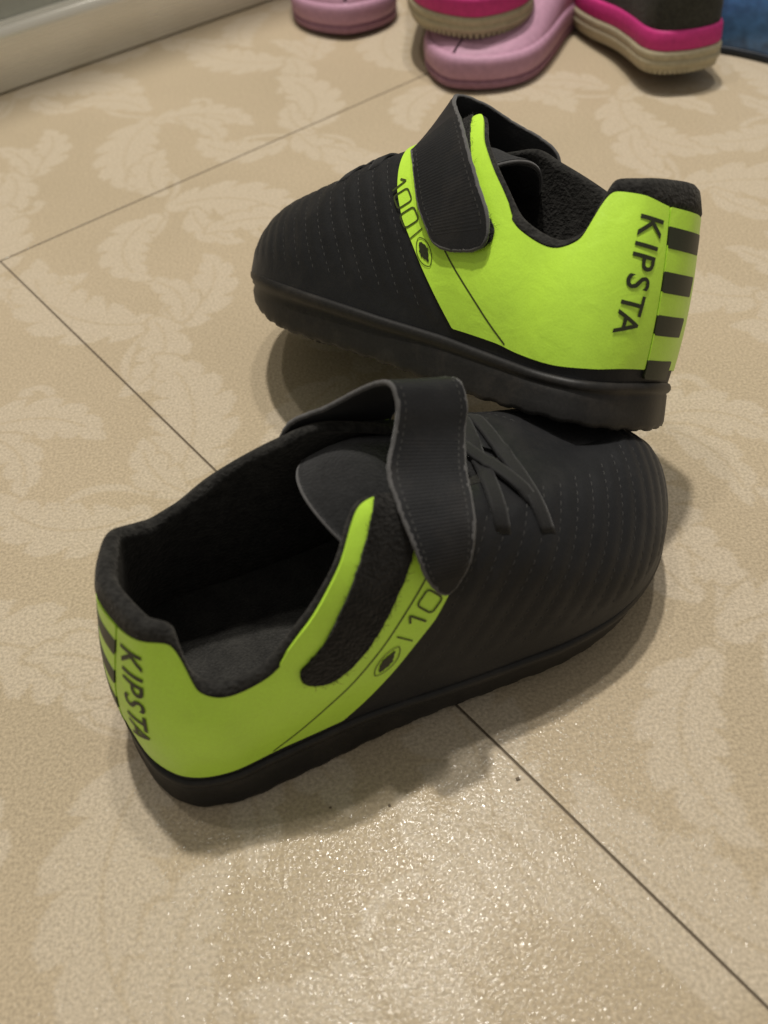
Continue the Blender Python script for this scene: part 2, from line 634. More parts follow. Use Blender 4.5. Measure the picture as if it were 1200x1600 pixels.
# ------------------------------------------------------------------ the black and neon shoes
# stations round the foot: feather line point -> top line point, dome weight, outward bulge (mm, lateral = -y)
LAT = [
    ((9.5, -11, 13.5), (13.5, -10, 74), 0, 1.5), ((13, -22.5, 12.5), (18, -19.5, 73), 0, 1.5),
    ((20, -30.5, 11.8), (26, -23.5, 71.5), 0.05, 2.0), ((32, -34, 11.8), (30, -29.5, 55), 0.05, 2.0),
    ((44, -34, 12.5), (37.5, -32, 51), 0.05, 2.0), ((58, -34, 13.5), (50, -33.5, 55), 0.05, 2.5),
    ((72, -34, 14.5), (62.5, -33, 67), 0.12, 3.0), ((85, -35, 15), (75, -28, 78.5), 0.3, 2.5),
    ((98, -36.5, 15.5), (87, -18, 89), 0.55, 1.5), ((112, -38, 16.3), (99, -15, 84), 0.75, 0.5),
    ((126, -39, 17), (112, -12, 78), 0.9, 0), ((142, -40, 17.8), (127, -8, 71.5), 1, 0),
    ((160, -38.5, 18.5), (142, 2, 66), 1, 0), ((174, -34, 19), (155, 3, 60.5), 1, 0),
    ((187, -25.5, 19.5), (163, 3.5, 57.5), 1, 0), ((197.5, -13.5, 20), (168, 3.7, 55.7), 1, 0),
    ((203.5, -3, 20.5), (170.5, 3.9, 54.6), 1, 0)]
MED = [
    ((9.5, 11, 13.5), (13.5, 10, 73.5), 0, 1.5), ((13, 22, 12.5), (18, 19, 71), 0, 1.5),
    ((20, 28.5, 11.8), (27, 23, 67), 0.05, 2.0), ((32, 31.5, 11.8), (34, 26, 64), 0.05, 2.0),
    ((44, 31.5, 12.5), (42, 27, 65), 0.05, 2.0), ((58, 31, 13.5), (54, 27.5, 70.5), 0.05, 2.0),
    ((72, 31, 14.5), (66, 26.5, 75.5), 0.12, 2.0), ((85, 31.5, 15), (77, 24.5, 80), 0.3, 2.0),
    ((98, 33, 15.5), (88, 21, 84), 0.55, 1.5), ((112, 36, 16.3), (99, 18, 82), 0.75, 0.5),
    ((126, 39, 17), (112, 14, 77.5), 0.9, 0), ((142, 42, 17.8), (127, 10, 71.5), 1, 0),
    ((160, 44, 18.5), (142, 2, 66), 1, 0), ((175, 42, 19), (155, 3, 60.5), 1, 0),
    ((188, 35, 19.5), (163, 3.5, 57.5), 1, 0), ((198, 24, 20), (168, 3.7, 55.7), 1, 0),
    ((203.5, 13, 20.5), (170.5, 3.9, 54.6), 1, 0)]
HEEL = ((8, 0, 14), (11.0, 0, 74.5), 0, 1.0)
TOE = ((205.5, 5, 20.5), (171.5, 4, 54.2), 1, 0)
ST = [TOE] + MED[::-1] + [HEEL] + LAT + [TOE]
SB = np.array([s[0] for s in ST], float)
STOP = np.array([s[1] for s in ST], float)
SW = np.array([[s[2], s[3]] for s in ST], float)
# perimeter coordinate, zero at the heel, positive on the lateral side
SA = np.concatenate([[0], np.cumsum(np.linalg.norm(np.diff(SB, axis=0), axis=1))])
SA -= SA[len(MED) + 1]
A_L = {k: SA[len(MED) + 1 + k] for k in range(0, 19)}     # lateral stations by number
A_M = {k: SA[len(MED) + 1 - k] for k in range(0, 19)}


def spl(q):
    return (catm_eval(SA, SB, q), pchip(SA, STOP, q), pchip(SA, SW, q))


def catm_eval(t, P, q):
    m = np.zeros_like(P)
    m[1:-1] = (P[2:] - P[:-2]) / (t[2:] - t[:-2])[:, None]
    m[0] = (P[1] - P[0]) / (t[1] - t[0])
    m[-1] = (P[-1] - P[-2]) / (t[-1] - t[-2])
    # the toe is symmetric: keep the tangent across
    m[0][0] = m[-1][0] = 0
    i = np.clip(np.searchsorted(t, q, side='right') - 1, 0, len(t) - 2)
    h = (t[i + 1] - t[i])[:, None]
    u = (q - t[i])[:, None] / h
    return ((2 * u**3 - 3 * u**2 + 1) * P[i] + (u**3 - 2 * u**2 + u) * h * m[i]
            + (-2 * u**3 + 3 * u**2) * P[i + 1] + (u**3 - u**2) * h * m[i + 1])


def upper_grid(aq, sq):
    B, T, W = spl(aq)
    tang = np.gradient(B, axis=0)
    outn = np.stack([-tang[:, 1], tang[:, 0], 0 * tang[:, 0]], 1)
    outn /= np.linalg.norm(outn, axis=1, keepdims=True)
    # orientation: at the heel the outside is -x
    k = np.argmin(abs(aq))
    if outn[k, 0] > 0:
        outn = -outn
    s = sq[None, :]
    th = s * math.pi / 2
    e = 2 / 2.12
    w = W[:, 0][:, None]
    hor = (1 - w) * s ** 1.35 + w * (1 - np.cos(th) ** e)
    ver = (1 - w) * s + w * np.sin(th) ** e
    D = T - B
    P = np.empty((len(aq), len(sq), 3))
    P[..., 0] = B[:, 0][:, None] + D[:, 0][:, None] * hor
    P[..., 1] = B[:, 1][:, None] + D[:, 1][:, None] * hor
    P[..., 2] = B[:, 2][:, None] + D[:, 2][:, None] * ver
    bl = (W[:, 1][:, None] * np.sin(math.pi * s))[..., None]
    P += outn[:, None, :] * bl
    return P


NA, NS = 620, 60
AQ = np.linspace(SA[0], SA[-1], NA)
SQ = np.linspace(0, 1, NS) ** 0.95
PG = upper_grid(AQ, SQ)
# soften the kinks between stations
for _ in range(3):
    PG[1:-1] = 0.25 * PG[:-2] + 0.5 * PG[1:-1] + 0.25 * PG[2:]
NG = grid_normals(PG)
if NG[np.argmin(abs(AQ)), NS // 2, 0] > 0:
    NG = -NG
GA = np.repeat(AQ[:, None], NS, 1)
GS = np.repeat(SQ[None, :], NA, 0)
GX, GY, GZ = PG[..., 0], PG[..., 1], PG[..., 2]

FRONT_Z = [10, 17.7, 36, 50.5, 59.5, 66, 73, 95]
FRONT_X = [60, 67.5, 85.5, 99.5, 106, 109.5, 113, 126]


SEAM = 8.0 + 4.2 * np.clip((GZ - 18) / 50, 0, 1.2)     # half width of the heel strip


QS = 8.3                                  # spacing of the quilting lines


def groove_field():
    """quilting lines of the vamp: returns height offset"""
    arc = np.cumsum(np.linalg.norm(np.diff(PG, axis=1, prepend=PG[:, :1]), axis=2), axis=1)
    g = GX - 0.74 * arc
    ph = ((g - 70) / QS) % 1.0
    dist = np.minimum(ph, 1 - ph) * QS
    puff = 0.45 * np.sqrt(np.clip(dist / (QS / 2), 0, 1))
    m = smoothstep(0.05, 0.14, GS) * (1 - smoothstep(0.70, 0.86, GS))
    m = m * smoothstep(2, 6, GX - np.interp(GZ, FRONT_Z, FRONT_X)) * (1 - smoothstep(188, 196, g))
    return puff * m, g, m


PUFF, GG, GM = groove_field()


def xy_tube(path, rad, nseg=8, closed=False, flat=1.0):
    """tube along a 3D path"""
    P = np.asarray(path, float)
    T = np.gradient(P, axis=0)
    T /= np.maximum(np.linalg.norm(T, axis=1, keepdims=True), 1e-9)
    up = np.array([0.13, 0.07, 1.0])
    V, Fc = [], []
    for p, t in zip(P, T):
        a = np.cross(t, up)
        a /= max(np.linalg.norm(a), 1e-9)
        b = np.cross(a, t)
        for k in range(nseg):
            an = 2 * math.pi * k / nseg
            V.append(p + a * math.cos(an) * rad + b * math.sin(an) * rad * flat)
    n = len(P)
    for i in range(n - 1):
        for k in range(nseg):
            k2 = (k + 1) % nseg
            Fc.append((i * nseg + k, i * nseg + k2, (i + 1) * nseg + k2, (i + 1) * nseg + k))
    Fc.append(tuple(range(nseg - 1, -1, -1)))
    Fc.append(tuple((n - 1) * nseg + k for k in range(nseg)))
    return V, Fc


def grid_faces(ni, nj, wrap=False):
    f = []
    for i in range(ni - 1 + (1 if wrap else 0)):
        i2 = (i + 1) % ni
        for j in range(nj - 1):
            f.append((i * nj + j, i2 * nj + j, i2 * nj + j + 1, i * nj + j + 1))
    return f


def slab(E, G, nu, thick, crown=0.0):
    """band between two edge curves E and G (arrays n x 3) with thickness; returns verts, faces and top grid"""
    n = len(E)
    u = np.linspace(0, 1, nu)
    top = E[:, None, :] * (1 - u)[None, :, None] + G[:, None, :] * u[None, :, None]
    nn = grid_normals(top)
    top = top + nn * (crown * np.sin(math.pi * u))[None, :, None]
    bot = top - nn * thick
    ring = np.concatenate([top, bot[:, ::-1]], axis=1)
    V = list(ring.reshape(-1, 3))
    m = 2 * nu
    Fc = []
    for i in range(n - 1):
        for k in range(m):
            k2 = (k + 1) % m
            Fc.append((i * m + k, i * m + k2, (i + 1) * m + k2, (i + 1) * m + k))
    Fc.append(tuple(range(m - 1, -1, -1)))
    Fc.append(tuple((n - 1) * m + k for k in range(m)))
    return V, Fc, top, nn


STRAP_R = dict(
    heel=[(77, 28.5, 74), (82, 26, 84), (92, 20, 91), (104.6, 10, 102.7), (106.5, 4, 105.4), (106.2, -1, 101.5), (102.6, -6, 95.4),
          (98, -12, 91), (96.3, -23, 86), (96.5, -31, 80), (97.3, -35.8, 72.5), (98.6, -38, 65)],
    front=[(109, 27.5, 65), (114, 24.5, 77), (119, 18.5, 88), (123.5, 11.5, 95.5), (126.8, 5, 97.9), (126.2, -1, 93.5), (123.2, -5.5, 88.5),
           (118.8, -15, 84.5), (116, -24, 82), (113.5, -30.5, 79), (110.5, -35, 73), (106, -37.6, 64)])
STRAP_L = dict(
    heel=[(78, 28.5, 74), (82, 26, 85), (100, 18.5, 93.5), (110, 10, 98), (116, 2.5, 98.8), (111, -6, 95.6), (101, -16, 91),
          (89, -26.8, 85.4), (77.2, -34, 74.6), (67.6, -38, 64.5), (60.6, -39.6, 56), (57.0, -40, 45.5)],
    front=[(109, 27.5, 65), (114.5, 24, 72), (121, 17.5, 77.5), (126.5, 9, 79), (129, 1.5, 77.5), (124, -7, 76.5), (115, -19, 75.5),
           (104, -30.8, 73), (97.8, -34.5, 65), (91.5, -37, 56), (84.5, -38.8, 49), (79, -39.2, 42.5)])


def print_on(bvh, cen, nrm, U, V, verts2, faces, off=0.28):
    """project flat 2D print (mm) on the surface"""
    out = []
    for (x, y) in verts2:
        p = Vector(cen) + Vector(U) * x + Vector(V) * y + Vector(nrm) * 12
        loc, n, i, d = bvh.ray_cast(p, -Vector(nrm), 40)
        if loc is None:
            loc, n, i, d = bvh.find_nearest(p)
        out.append(np.array(loc) + np.array(nrm) * off)
    return out, faces


def letter_mesh(ch, size, weight):
    cu = bpy.data.curves.new("glyph", 'FONT')
    cu.body = ch
    cu.size = size
    cu.offset = weight
    cu.resolution_u = 4
    tmp = bpy.data.objects.new("glyph", cu)
    COL.objects.link(tmp)
    dg = bpy.context.evaluated_depsgraph_get()
    me = bpy.data.meshes.new_from_object(tmp.evaluated_get(dg))
    bm = bmesh.new()
    bm.from_mesh(me)
    bmesh.ops.triangulate(bm, faces=bm.faces)
    for _ in range(3):
        lo = [e for e in bm.edges if e.calc_length() > 1.6]
        if not lo:
            break
        bmesh.ops.subdivide_edges(bm, edges=lo, cuts=1)
        bmesh.ops.triangulate(bm, faces=bm.faces)
    v = [(p.co.x, p.co.y) for p in bm.verts]
    bm.verts.index_update()
    f = [[q.index for q in fc.verts] for fc in bm.faces]
    bm.free()
    bpy.data.objects.remove(tmp)
    bpy.data.curves.remove(cu)
    bpy.data.meshes.remove(me)
    return v, f


def stroke2(path, w, closed=False, step=0.7):
    """flat ribbon along a 2D path"""
    P = np.asarray(path, float)
    if closed:
        P = np.vstack([P, P[:1]])
    L = np.concatenate([[0], np.cumsum(np.linalg.norm(np.diff(P, axis=0), axis=1))])
    n = max(2, int(L[-1] / step) + 1)
    q = np.linspace(0, L[-1], n)
    C = np.stack([np.interp(q, L, P[:, 0]), np.interp(q, L, P[:, 1])], 1)
    if closed:
        T = np.roll(C[:-1], -1, 0) - np.roll(C[:-1], 1, 0)
        T = np.vstack([T, T[:1]])
    else:
        T = np.gradient(C, axis=0)
    T /= np.maximum(np.linalg.norm(T, axis=1, keepdims=True), 1e-9)
    Nn = np.stack([-T[:, 1], T[:, 0]], 1)
    V = []
    for c, nn in zip(C, Nn):
        V += [tuple(c - nn * w / 2), tuple(c + nn * w / 2)]
    F = [(2 * i, 2 * i + 2, 2 * i + 3, 2 * i + 1) for i in range(n - 1)]
    return V, F


def make_shoe(root, left):
    sgn = np.array([1, -1, 1]) if left else np.array([1, 1, 1])

    def put(name, V, F, mat, parent, smooth=True, kind=None):
        V = np.array(V, float)
        if not left:                       # worn heel of this shoe leans in at the top
            V[:, 0] += 5.5 * smoothstep(22, 76, V[:, 2]) * (1 - smoothstep(14, 46, V[:, 0]))
        V = V * sgn
        if left:
            F = [tuple(reversed(f)) for f in F]
        return mesh_obj(name, V, F, M[mat], parent, smooth, kind)

    # ---- outsole: rings round the feather line
    na = 420
    aq = np.linspace(SA[0], SA[-1], na + 1)[:-1]
    Bc = catm_eval(SA, SB, aq)
    tg = np.roll(Bc, -1, 0) - np.roll(Bc, 1, 0)
    on = np.stack([-tg[:, 1], tg[:, 0]], 1)
    on /= np.linalg.norm(on, axis=1, keepdims=True)
    if on[np.argmin(abs(aq)), 0] > 0:
        on = -on

    def spring(x):
        return 7.0 * np.clip((x - 140) / 69.0, 0, 1) ** 1.7
    zs = spring(Bc[:, 0])
    waist = 1 - 0.0 * aq
    flare = np.interp(Bc[:, 0], [0, 40, 70, 100, 150, 190, 212], [1.4, 2.2, 0.8, -2.0, -3.5, -5.5, -7.5])
    prof = [(-7, 2.5), (-3.0, -0.6), (-0.8, -2.5), (0.3, -2.2), (0.7, -0.5), (0.6, 3), (0.45, 7), (0.4, 9.4), (0.1, 10.2), (0.9, 10.9),
            (1.5, 12.0), (1.4, 13.2), (0.8, 14.1), (0.0, 14.4), (-1.0, 14.2), (-4, 13.5)]
    inner = smoothstep(5, 25, Bc[:, 1])      # the inner edge of the sole is fuller
    flare = flare * (1 - 0.7 * inner * (flare < 0))
    rings = []
    for (o, z) in prof:
        oo = o - np.interp(Bc[:, 0], [140, 200], [0, 1.5]) * (1 if 9 < z < 14.3 and o > 0.3 else 0) + flare * (1 - np.clip((z + 2.5) / 15.0, 0, 1)) ** 0.8
        zl = (1 - 0.75 * inner) * np.where(z < 4, (4 - z) / 6.5 * np.interp(Bc[:, 0], [60, 110, 160, 206], [0, 2.8, 4.2, 8.0]), 0)
        lug = 0.55 * smoothstep(-0.3, 0.3, np.sin(aq * 2 * math.pi / 9.5)) * (1.0 if z < 0.6 else 0.0)
        zz = lug + zl + zs * (1.0 - 0.15 * z / 14) + z + (Bc[:, 2] - 14 - zs * 0.85) * (z / 14.0)
        rings.append(np.stack([Bc[:, 0] + on[:, 0] * oo, Bc[:, 1] + on[:, 1] * oo, zz], 1))
    R = np.stack(rings, 1)                   # na x k x 3
    V = list(R.reshape(-1, 3))
    k = len(prof)
    F = grid_faces(na, k, wrap=True)
    c0 = len(V)
    # bottom closed by pairing the two sides
    F.append(tuple(i * k for i in range(na)))
    F.append(tuple(i * k + k - 1 for i in range(na - 1, -1, -1)))
    # studs under the sole
    for ix in range(8):
        x = 18 + ix * 21
        wL = np.interp(x, [0, 20, 60, 100, 150, 180, 205], [10, 22, 24, 26, 31, 27, 12])
        for iy in (-1, 1):
            y = iy * wL * 0.72 + (3 if x > 120 else 0)
            z0 = float(spring(np.array(x)))
            r = 5.0
            b0 = len(V)
            for (rr, zz) in ((r, 3.4), (r * 0.8, -2.4)):
                for q in range(8):
                    an = 2 * math.pi * q / 8
                    V.append(np.array([x + rr * math.cos(an), y + rr * math.sin(an), z0 + zz]))
            for q in range(8):
                q2 = (q + 1) % 8
                F.append((b0 + q2, b0 + q, b0 + 8 + q, b0 + 8 + q2))
            F.append(tuple(b0 + 8 + q for q in range(7, -1, -1)))
    put("outsole", V, F, 'rubber', root)

    # ---- black base upper with quilted vamp
    PU = PG + NG * PUFF[..., None]
    V = list(PU.reshape(-1, 3))
    up = put("upper", V, grid_faces(NA, NS), 'vamp', root)
    if left:
        pass
    base_v = [Vector(v) for v in V]
    bvh = BVHTree.FromPolygons(base_v, grid_faces(NA, NS))

    # stitching dashes in the quilting lines
    V, F = [], []
    for gi in range(-6, 15):
        g0 = 70 + QS * gi
        for side in (-1, 1):
            # trace the line g = g0 over the grid rows
            pts, nrm = [], []
            half = (GA < 0) if side < 0 else (GA > 0)
            for j in range(5, int(NS * 0.84)):
                col = np.where(half[:, j], GG[:, j] - g0, 1e9)
                sel = np.where(half[:, j])[0]
                cc = col[sel]
                ch = np.where(np.sign(cc[:-1]) != np.sign(cc[1:]))[0]
                if len(ch) == 0:
                    continue
                i = sel[ch[0]] if side > 0 else sel[ch[-1]]
                if GM[i, j] < 0.3:
                    continue
                t = col[i] / (col[i] - col[i + 1] + 1e-9)
                pts.append(PU[i, j] * (1 - t) + PU[i + 1, j] * t)
                nrm.append(NG[i, j])
            if len(pts) < 4:
                continue
            pts, nrm = np.array(pts), np.array(nrm)
            L = np.concatenate([[0], np.cumsum(np.linalg.norm(np.diff(pts, axis=0), axis=1))])
            s = 0.6
            while s + 1.7 < L[-1]:
                b0 = len(V)
                jit = rng.uniform(-0.25, 0.25)
                for ss in (s + jit, s + jit + 0.8, s + jit + 1.6):
                    p = np.array([np.interp(ss, L, pts[:, c]) for c in range(3)])
                    n = np.array([np.interp(ss, L, nrm[:, c]) for c in range(3)])
                    p2 = np.array([np.interp(ss + 0.5, L, pts[:, c]) for c in range(3)])
                    t = p2 - p
                    w = np.cross(n, t)
                    w /= max(np.linalg.norm(w), 1e-9)
                    lift = 0.18 if ss == s + jit + 0.8 else -0.05
                    V += [p - w * 0.19 + n * lift, p + n * (lift + 0.1), p + w * 0.19 + n * lift]
                for r in (0, 1):
                    for c in (0, 1):
                        F.append((b0 + r * 3 + c, b0 + r * 3 + c + 1, b0 + r * 3 + c + 4, b0 + r * 3 + c + 3))
                s += 3.0
    put("stitching", V, F, 'stitch', up, kind="stuff")

    # ---- neon quarters
    s_top = pchip([0, 12, 25, 40, 60, 120], [0.895, 0.905, 0.95, 0.962, 0.965, 0.965], np.minimum(abs(GA), 119))
    hgt = np.linalg.norm(np.gradient(PG, axis=1), axis=2).sum(1)[:, None]
    s_top = s_top - 0.20 * smoothstep(-A_M[7], -A_M[9], -GA)
    s_top = s_top + 0.06 * smoothstep(A_L[6], A_L[7], GA)
    f_top = (s_top - GS) * hgt
    f_front = (np.interp(GZ, FRONT_Z, FRONT_X) - GX) * 0.76
    zb = pchip([0, 9, 16, 28, 40, 50, 70, 240], [18.6, 18.2, 16.4, 15.0, 15.8, 17.3, 18.2, 18.6], np.clip(GX, 0, 239))
    f_bot = GZ - zb
    common = np.minimum(np.minimum(f_top, f_front), f_bot)
    wob = 0.12 * np.sin(GX * 0.9) * np.sin(GZ * 0.7)
    qlat = np.minimum(common, GA - SEAM - 0.5)
    qmed = np.minimum(common, -GA - SEAM - 0.5)
    V, F = clip_panel(PG, NG, qlat + 0 * wob, 0.7)
    qp = put("quarter_panel", V, F, 'neon', root)
    V, F = clip_panel(PG, NG, qmed, 0.7)
    qm = put("quarter_panel", V, F, 'neon', root)
    # heel strip, slightly prouder, with dark diagonal stripes
    strip = np.minimum(np.minimum(SEAM - abs(GA), f_top), GZ - 15.5)
    V, F = clip_panel(PG, NG, strip, 0.95)
    hs = put("heel_strip", V, F, 'neon', root)
    for kk in range(4):
        zc = 18.5 + kk * 13.3
        hh = 3.2
        d = hh - abs(GZ - (zc + 0.9))
        if kk == 0:
            d = (zc + 3.0) - GZ
        V, F = clip_panel(PG, NG, np.minimum(np.minimum(d, SEAM + 0.1 - abs(GA)), GZ - 15.2), 1.12)
        put("stripe", V, F, 'print', hs)

    # ---- velcro loop patch on the lateral quarter
    patch = chaikin([(57.6, 52.3), (59.2, 46.3), (66, 43.8), (76.5, 49.5), (87, 60.8), (97, 74), (101, 86), (93, 92),
                     (83.0, 80.0), (73.5, 68.5), (64, 57.2)], 3)
    pf = np.where(GA > 0, poly_sdf(patch, GX, GZ), -50)
    rough_edge = rng.normal(0, 0.16, GX.shape)
    rough_edge = 0.4 * (rough_edge + np.roll(rough_edge, 1, 0) + np.roll(rough_edge, 1, 1))
    V, F = clip_panel(PG, NG, pf + rough_edge, 1.5)
    vp = put("velcro_patch", V, F, 'velcro', root)
    # loose loops of the patch: fine fibres
    sel = np.argwhere((pf > -0.4) & (pf < 40) & (GX < 101))
    V, F = [], []
    edge = sel[(pf[sel[:, 0], sel[:, 1]] < 1.2)]
    for (src, count, ln) in ((edge, 420, 2.0), (sel, 900, 1.1)):
        for _ in range(count):
            i, j = src[rng.integers(len(src))]
            p, n = PG[i, j] + NG[i, j] * 1.3, NG[i, j]
            p = p + rng.normal(0, 0.35, 3)
            dr = rng.normal(0, 1, 3)
            dr -= n * (dr @ n)
            dr /= np.linalg.norm(dr)
            l = ln * rng.uniform(0.4, 1.3)
            w = np.cross(n, dr) * 0.05
            mid = p + dr * l * 0.5 + n * l * rng.uniform(0.1, 0.45)
            end = p + dr * l * 0.95 + n * l * rng.uniform(-0.1, 0.3)
            b0 = len(V)
            V += [p - w, p + w, mid - w, mid + w, end]
            F += [(b0, b0 + 1, b0 + 3, b0 + 2), (b0 + 2, b0 + 3, b0 + 4)]
    put("velcro_loops", V, F, 'velcro', vp, kind="stuff")

    # ---- thin dark seam line and prints on the lateral quarter, surface of the panel
    qoff = PG + NG * 0.7
    qb = BVHTree.FromPolygons([Vector(v) for v in qoff.reshape(-1, 3)], grid_faces(NA, NS))

    def on_panel(x, z, off=0.12):
        loc, n, i, d = qb.ray_cast(Vector((x, -80, z)), Vector((0, 1, 0)))
        if loc is None:
            loc, n, i, d = qb.find_nearest(Vector((x, -34, z)))
        n = Vector(n)
        if n.y > 0:
            n = -n
        return np.array(loc) + np.array(n) * off, np.array(n)
    line = catmull([(45.5, 17.4), (52, 22.3), (59.5, 28.6), (74.3, 41), (82, 48), (89.5, 55.5), (98.5, 65.5), (104, 71.5)], 60)
    V, F = [], []
    for i, (x, z) in enumerate(line):
        p, n = on_panel(x, z, 0.10)
        j = min(i + 1, len(line) - 1)
        i0 = max(i - 1, 0)
        t = np.array([line[j][0] - line[i0][0], 0, line[j][1] - line[i0][1]])
        w = np.cross(n, t)
        w /= np.linalg.norm(w)
        V += [p - w * 0.30, p + w * 0.30]
    F = [(2 * i, 2 * i + 1, 2 * i + 3, 2 * i + 2) for i in range(len(line) - 1)]
    put("seam_line", V, F, 'printfine', qp)

    def frame_at(x, z, ux, uz):
        """print frame on the panel: centre, normal, reading direction (ux, uz in side view) and its upright"""
        c, n = on_panel(x, z, 0)
        U = np.array([ux, 0, uz], float)
        U -= n * (U @ n)
        U /= np.linalg.norm(U)
        Vv = np.cross(n, U)
        if left:
            Vv = -Vv                       # built mirrored: keep the print readable
        return c, n, U, Vv

    def emit(name, cen, nrm, U, Vv, v2, f, mat, parent):
        V, Fc = print_on(qb, cen, nrm, U, Vv, v2, f)
        put(name, V, Fc, mat, parent, smooth=False)

    # brand name down the heel edge of the panel
    loc, n_a, _i, _d = qb.find_nearest(Vector(KIP[0]))
    cen_a, n_a = np.array(loc), np.array(n_a)
    if n_a[1] > 0:
        n_a = -n_a
    U = np.array(KIP[1], float)
    U -= n_a * (U @ n_a)
    U /= np.linalg.norm(U)
    Vv = np.cross(n_a, U) * (-1 if left else 1)
    glyphs = [(ch, *letter_mesh(ch, KIP[2] / 0.70, 0.13)) for ch in "KIPSTA"]
    wid = [(max(v[0] for v in g[1]) - min(v[0] for v in g[1])) for g in glyphs]
    gaps = [1.6, 1.9, 1.6, 1.4, -0.9, 0]
    sc_x = (KIP[3] - sum(gaps)) / sum(wid)
    x = -KIP[3] / 2
    for (ch, v2, f), w, gp in zip(glyphs, wid, gaps):
        vv = np.array(v2)
        vv[:, 0] = (vv[:, 0] - vv[:, 0].min()) * sc_x + x
        vv[:, 1] -= KIP[2] / 2
        x += w * sc_x + gp
        emit("letter", cen_a, n_a, U, Vv, vv, f, 'print', qp)
    # number, bar and emblem along the front strip; tops point to the heel
    sx, sz = 0.70, 0.72
    if left:
        cs = dict(one=(LOGO['L1']), z1=LOGO['L2'], z2=LOGO['L3'], bar=LOGO['L4'], emb=LOGO['L5'])
        ux, uz = -sx, -sz
    else:
        cs = dict(one=(LOGO['R1']), z1=LOGO['R2'], z2=LOGO['R3'], bar=LOGO['R4'], emb=LOGO['R5'])
        ux, uz = sx, sz
    H = 6.3
    zero = chaikin([(-2.9, -H / 2), (0, -H / 2), (2.9, -H / 2), (2.9, 0), (2.9, H / 2), (0, H / 2), (-2.9, H / 2), (-2.9, 0)], 2)
    zero = [(px + 0.12 * py, py) for px, py in zero]
    for nm, key, path, closed, w in (
            ("digit", 'one', [(-1.7, H / 2 - 1.9), (0.6, H / 2), (0.6, -H / 2)], False, 0.75),
            ("digit", 'z1', zero, True, 0.62), ("digit", 'z2', zero, True, 0.62),
            ("printed_bar", 'bar', [(0, -H / 2), (0, H / 2)], False, 0.5)):
        c, n, U, Vv = frame_at(*cs[key], ux, uz)
        v2, f = stroke2(path, w, closed)
        emit(nm, c, n, U, Vv, v2, f, 'printfine', qp)
    c, n, U, Vv = frame_at(*cs['emb'], ux, uz)
    el = []
    for q in range(28):
        t = 2 * math.pi * q / 28
        el.append((5.9 * math.cos(t), 2.9 * math.copysign(abs(math.sin(t)) ** 1.35, math.sin(t))))
    v2, f = stroke2(el, 0.32, True)
    emit("emblem_ring", c, n, U, Vv, v2, f, 'printfine', qp)
    jag = [(-4.3, -0.3), (-3.6, 0.7), (-2.8, 0.9), (-1.9, 1.6), (-0.8, 1.7), (0.1, 2.1), (1.0, 1.6), (2.0, 1.5), (2.6, 0.9), (4.2, 0.5),
           (4.0, -0.2), (2.9, -0.4), (2.3, -1.0), (1.2, -1.2), (0.6, -1.9), (-0.6, -1.5), (-1.4, -1.8), (-2.3, -1.1), (-3.3, -1.0)]
    v2 = [(0, 0)] + jag
    f = [(0, 1 + i, 1 + (i + 1) % len(jag)) for i in range(len(jag))]
    emit("emblem", c, n, U, Vv, v2, f, 'print', qp)

    # ---- collar roll and lining
    lo, hi = A_M[12], A_L[12]
    al = np.linspace(lo, hi, 300)
    sl = np.linspace(0.03, 1, 40)
    Pl = upper_grid(al, sl)
    for _ in range(3):
        Pl[1:-1] = 0.25 * Pl[:-2] + 0.5 * Pl[1:-1] + 0.25 * Pl[2:]
    Nl = grid_normals(Pl)
    if Nl[np.argmin(abs(al)), 20, 0] > 0:
        Nl = -Nl
    # padding thickness
    pad = pchip([lo, A_M[10], A_M[8], A_M[3], 0, A_L[3], A_L[7], A_L[9], A_L[10], hi],
                [1.6, 2.0, 3.8, 4.8, 5.2, 4.4, 3.0, 2.0, 1.8, 1.6], al)
    rows = []
    st = pchip([0, 12, 25, 40, 60, 200], [0.885, 0.895, 0.94, 0.952, 0.957, 0.957], abs(al))
    upv = Pl[:, -1] - Pl[:, -4]
    upv /= np.linalg.norm(upv, axis=1, keepdims=True)
    n_top = Nl[:, -2]

    def at_s(s):
        f = np.interp(s, sl, np.arange(len(sl)))
        i = np.clip(f.astype(int), 0, len(sl) - 2)
        t = (f - i)[:, None]
        k = np.arange(len(al))
        return Pl[k, i] * (1 - t) + Pl[k, i + 1] * t
    ow = 0.54 - 0.16 * smoothstep(A_L[6], A_L[7], al) * (1 - smoothstep(A_L[10], A_L[11], al))
    st = np.where(ow < 0.5, np.maximum(st, 0.985), st)
    rows.append(at_s(st) + n_top * np.where(ow < 0.5, -0.4, 0.15)[:, None])
    rows.append(at_s(st * 0.6 + 0.4) + n_top * np.where(ow < 0.5, -0.1, np.minimum(1.0, pad * 0.4))[:, None])
    ctr = Pl[:, -1] - n_top * (pad * 0.42)[:, None]
    for q in range(7):
        an = math.pi * q / 6
        rows.append(ctr + n_top * (math.cos(an) * np.where(pad > 3.6, 0.5 * pad, pad * ow) if q < 3 else math.cos(an) * pad * 0.58)[:, None] + upv * (math.sin(an) * pad * 0.55)[:, None])
    for s in np.linspace(0.93, 0.05, 16):
        ss = np.full(len(al), s)
        depth = pad * (1.0 + 0.35 * math.sin(math.pi * s)) * (0.55 + 0.45 * smoothstep(0.0, 0.35, s))
        nn = np.stack([np.interp(ss, sl, np.arange(len(sl)))], 1)
        kidx = np.clip(np.rint(nn[:, 0]).astype(int), 0, len(sl) - 1)
        rows.append(at_s(ss) - Nl[np.arange(len(al)), kidx] * depth[:, None])
    LG = np.stack(rows, 1)
    # cloth is never quite even
    lum = 0.35 * np.sin(al * 0.21)[:, None] * np.sin(np.linspace(0, 5, LG.shape[1]))[None, :]
